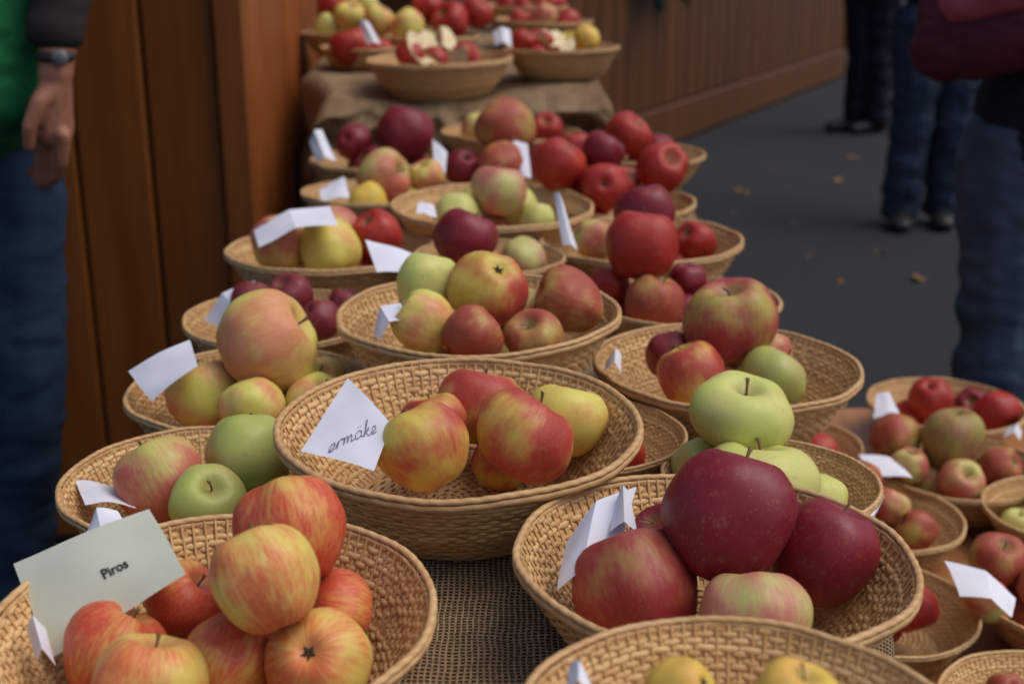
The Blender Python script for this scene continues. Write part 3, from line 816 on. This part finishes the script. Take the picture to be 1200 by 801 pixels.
def person(origin, yaw, J, cl, label, voxel=.010, extra_body=(), parts=()):
    j = dict(hl=(.09,0,.90), kl=(.10,-.02,.49), al=(.10,.02,.09), hr=(-.09,0,.90), kr=(-.10,-.02,.49), ar=(-.10,.02,.09),
             sl=(.18,0,1.41), el=(.25,.03,1.13), wl=(.24,-.08,.90), sr=(-.18,0,1.41), er=(-.25,.03,1.13), wr=(-.24,-.08,.90))
    j.update(J); toe = J.get('toe', (0, -1, 0))
    body = []
    for s_ in 'lr':
        body += [(j['h'+s_], .075, j['k'+s_], .052), (j['k'+s_], .052, j['a'+s_], .038), (j['s'+s_], .05, j['e'+s_], .036), (j['e'+s_], .036, j['w'+s_], .026)]
        a = V3(j['a'+s_]); body.append((a, .035, a+V3(toe)*.12+V3((0, 0, -.05)), .03))
        w = V3(j['w'+s_]); e = V3(j['e'+s_]); dr = (w-e).normalized()
        if s_ not in J.get('customhand', ''):
            body.append((w, .024, w+dr*.09, (.036, .018, .036)))
            sd = dr.cross(V3((0, 1, 0))).normalized()
            for q, ln in ((-.027, .060), (-.009, .072), (.009, .076), (.027, .068)):
                b = w+dr*.085+sd*q
                body.append((b, .0095, b+dr*ln*.5+V3((0, .006, 0)), .009)); body.append((b+dr*ln*.5+V3((0, .006, 0)), .009, b+dr*ln+V3((0, .02, 0)), .008))
            body.append((w+dr*.03+sd*.028, .013, w+dr*.075+sd*.055, .010))
    body += [((0,0,.93), (.14,.10,.08), (0,0,1.12), (.12,.09,.07)), ((0,0,1.12), (.12,.09,.07), (0,0,1.34), (.155,.10,.09)),
             (j['sl'], .055, j['sr'], .055), ((0,0,1.38), .06, (0,-.01,1.52), .052), ((0,-.005,1.58), (.066,.08,.07), (0,0,1.66), (.078,.095,.09)),
             ((0,-.045,1.54), (.04,.04,.025), (0,-.03,1.60), (.055,.05,.04)), ((0,-.093,1.64), .008, (0,-.112,1.603), .013),
             ((.078,.0,1.62), (.010,.018,.028), (.08,.01,1.64), (.010,.02,.02)), ((-.078,.0,1.62), (.010,.018,.028), (-.08,.01,1.64), (.010,.02,.02)),
             ((-.022,-.088,1.575), .007, (.022,-.088,1.575), .007)]
    body += list(extra_body)
    me = hullmesh(body, voxel, 2, "body")
    top = mesh_obj("person", me, [M_SKIN]); top.location = origin; top.rotation_euler = (0, 0, yaw)
    tag(top, label, "person")
    for sgn in (-1, 1):
        bm = bmesh.new(); bmesh.ops.create_uvsphere(bm, u_segments=12, v_segments=8, radius=.011); m_ = bpy.data.meshes.new("eye"); bm.to_mesh(m_); bm.free()
        e_ = mesh_obj("eye", m_, [M_BLACK], parent=top); e_.location = (sgn*.031, -.083, 1.645)
    mesh_obj("hair", hullmesh([((0,.02,1.69), (.085,.095,.075), (0,.035,1.62), (.083,.08,.09))], .01, 3, "hair", .004, 30), [M_HAIR], parent=top)
    tr = []
    lw = cl.get('legw', 1)
    for s_ in 'lr':
        lo = V3(j['a'+s_]); lo.z = .055
        tr += [(j['h'+s_], (.098*lw,.105*lw,.09), j['k'+s_], .076*lw), (j['k'+s_], .076*lw, lo, (.070*lw, .075*lw, .03))]
    tr += [((0,0,1.0), (.155,.115,.05), (0,0,.90), (.175*cl.get('hipw', 1),.125,.07))]
    mesh_obj("trousers", hullmesh(tr, .009, 3, "trousers", cl.get('fold', .014), 7), [cl['trousers']], parent=top)
    tz = V3(toe)
    for s_ in 'lr':
        a = V3(j['a'+s_]); a.z = 0
        mesh_obj("shoe", hullmesh([(a+V3((0,0,.055))-tz*.04, (.048,.048,.05), a+tz*.17+V3((0,0,.035)), (.052,.052,.035)), (a+V3((0,0,.05)), .05, a+V3((0,0,.11)), .05)], .007, 3, "shoe", 0, 6, .004), [M_BLACK], parent=top)
    hem = cl.get('hem', .86)
    jk = [((0,0,hem+.02), (.185,.135,.03), (0,0,1.10), (.165,.125,.06)), ((0,0,1.10), (.165,.125,.06), (0,0,1.36), (.175,.12,.07)), (j['sl'], .068, j['sr'], .068), ((0,0,1.42), .07, (0,0,1.47), .062)]
    if not cl.get('vest'):
        for s_ in 'lr':
            ww = V3(j['w'+s_]); ee = V3(j['e'+s_]); ww = ww+(ee-ww)*.26
            jk += [(j['s'+s_], .07, j['e'+s_], .056), (j['e'+s_], .056, ww, .040)]
    mesh_obj("jacket", hullmesh(jk, .009, 3, "jacket", .012, 8), [cl['jacket']], parent=top)
    for nm, segs, mat, vx, fo in parts:
        mesh_obj(nm, hullmesh(segs, vx, 3, nm, fo, 9), [mat], parent=top)
    return top

O1 = V3((-.92, 2.06, 0))
def l1(x, y, z): return V3((x, y, z))-O1
wr = l1(-.676, 1.895, 1.055)
# hand seen partly from its edge: the knuckle row runs backwards into the scene
RX, RY = .74, .67
hand = [(wr, (.024,.024,.03), wr+V3((-.014, .004, -.085)), (.031,.030,.026))]
kn = wr+V3((-.017, .004, -.088))
for q, ln, cu in ((-.031, .070, 1.0), (-.0105, .088, 1.2), (.0105, .093, 1.3), (.031, .084, 1.4)):
    b = kn+V3((q*RX, -q*RY, -.006+.006*math.cos(q*40)))
    m1 = b+V3((-.006, .004, -ln*.44)); m2 = m1+V3((-.012*cu, .010*cu, -ln*.30)); m3 = m2+V3((-.015*cu, .012*cu, -ln*.15))
    hand += [(b+V3((.003,-.001,.004)), .0112, m1, .0096), (m1, .0098, m2, .0085), (m2, .0085, m3, .0074)]
th = wr+V3((-.016, -.030, -.035))
hand += [(wr+V3((-.004, -.010, -.02)), .018, th, .014), (th, .014, th+V3((-.016, -.010, -.036)), .0115), (th+V3((-.016, -.010, -.036)), .0115, th+V3((-.022, -.006, -.064)), .0095)]
J1 = dict(hr=(-.09,0,.90), hl=(.085,-.01,.90), kl=(.075,-.03,.50), al=(-.02,.03,.09), kr=(-.14,-.02,.49), ar=(-.22,.02,.09),
          sl=(.17,.0,1.41), el=tuple(l1(-.652, 1.97, 1.30)), wl=tuple(wr), customhand='l')
watch = [(wr+V3((.003,0,.024)), (.031,.028,.008), wr+V3((.003,0,.028)), (.031,.028,.008))]
person(O1, 0, J1, dict(trousers=M_JEAN, jacket=M_BROWN, hem=1.17, fold=.008, hipw=.93), "person in dark jacket, green apron and jeans, arm hanging down", voxel=.0040, extra_body=hand,
       parts=[("apron", [((-.01,-.06,.90), (.12,.13,.05), (.040,-.06,1.02), (.185,.15,.06)), ((.040,-.06,1.02), (.185,.15,.06), (.035,-.05,1.16), (.195,.14,.05))], M_GREEN, .008, .012),
              ("watch", watch, M_BLACK, .004, 0),
              ("watch_face", [(wr+V3((.016,-.023,.026)), (.013,.006,.013), wr+V3((.018,-.024,.026)), (.013,.006,.013))], M_METAL, .003, 0)])

O4 = V3((1.065, 2.42, 0))
person(O4, 0, dict(hr=(-.10,0,.86), kr=(-.09,-.02,.48), ar=(-.09,.02,.09), hl=(.10,0,.86), er=(-.27,-.05,1.05), wr=(-.10,-.19,1.14), el=(.28,-.04,1.08), wl=(.12,-.20,1.14), sr=(-.19,0,1.40)),
       dict(trousers=M_JEANL, jacket=M_NAVY, vest=True, hem=.83, legw=1.04), "person in navy vest over maroon knitted sleeves and jeans",
       parts=[("sleeve", [((-.19,0,1.40), .075, (-.24,-.06,1.14), .062), ((-.24,-.06,1.14), .060, (-.12,-.17,1.17), .050)], M_ROSE, .007, .012), ("sleeve", [((-.25,-.03,1.15), .062, (-.27,-.05,1.05), .056), ((-.27,-.05,1.05), .056, (-.10,-.19,1.10), .060)], M_MAROON, .007, .012),
              ("sleeve", [((.19,0,1.40), .075, (.28,-.04,1.08), .068), ((.28,-.04,1.08), .068, (.15,-.18,1.10), .052)], M_MAROON, .009, .006)])
fold_arms = dict(el=(.27,.04,1.14), wl=(.15,-.15,1.14), er=(-.27,.04,1.14), wr=(-.15,-.15,1.14))
person(V3((1.86, 5.62, 0)), .15, dict(toe=(-.35,-.9,0), **fold_arms), dict(trousers=M_JEAN2, jacket=M_NAVY, hem=.98, legw=1.2), "person in dark jacket and blue jeans standing on asphalt")
person(V3((2.36, 8.5, 0)), 0, dict(toe=(-.95,-.3,0), kr=(-.05,0,.49), ar=(-.05,.05,.09), hr=(-.07,.05,.9), hl=(.05,-.05,.9), kl=(.05,-.05,.49), al=(.08,-.04,.09), **fold_arms), dict(trousers=M_NAVY, jacket=M_BLACK, hem=.9, legw=1.15), "person in dark trousers and black shoes standing on asphalt")

# ---------------------------------------------------------------- light, world, camera
w = bpy.data.worlds.new("World"); scene.world = w; w.use_nodes = True
nt = w.node_tree; bg = nt.nodes["Background"]
sky = nt.nodes.new("ShaderNodeTexSky"); sky.sky_type = 'NISHITA'; sky.sun_disc = False
EL, AZ = math.radians(60), math.radians(95)
sky.sun_elevation = EL; sky.sun_rotation = AZ; sky.air_density = 1.0; sky.dust_density = 4.0
nt.links.new(sky.outputs[0], bg.inputs[0]); bg.inputs[1].default_value = .125
sl = bpy.data.lights.new("sun", 'SUN'); sl.energy = 1.2; sl.angle = math.radians(50); sl.color = (1, .95, .88)
so = bpy.data.objects.new("sun", sl); link(so)
sd = V3((math.sin(AZ)*math.cos(EL), math.cos(AZ)*math.cos(EL), math.sin(EL)))
so.rotation_euler = sd.to_track_quat('Z', 'Y').to_euler(); so.location = (2, 2, 5)

cam = bpy.data.cameras.new("camera"); co = bpy.data.objects.new("camera", cam); link(co)
co.location = (0, 0, CAMZ); co.rotation_euler = (math.pi/2-P, 0, 0)
cam.sensor_width = 36; cam.lens = 36*F/1200; cam.clip_start = .02; cam.clip_end = 500
cam.dof.use_dof = True; cam.dof.focus_distance = .90; cam.dof.aperture_fstop = 6.5
scene.camera = co
scene.view_settings.view_transform = 'Standard'; scene.view_settings.look = 'None'; scene.view_settings.exposure = 0
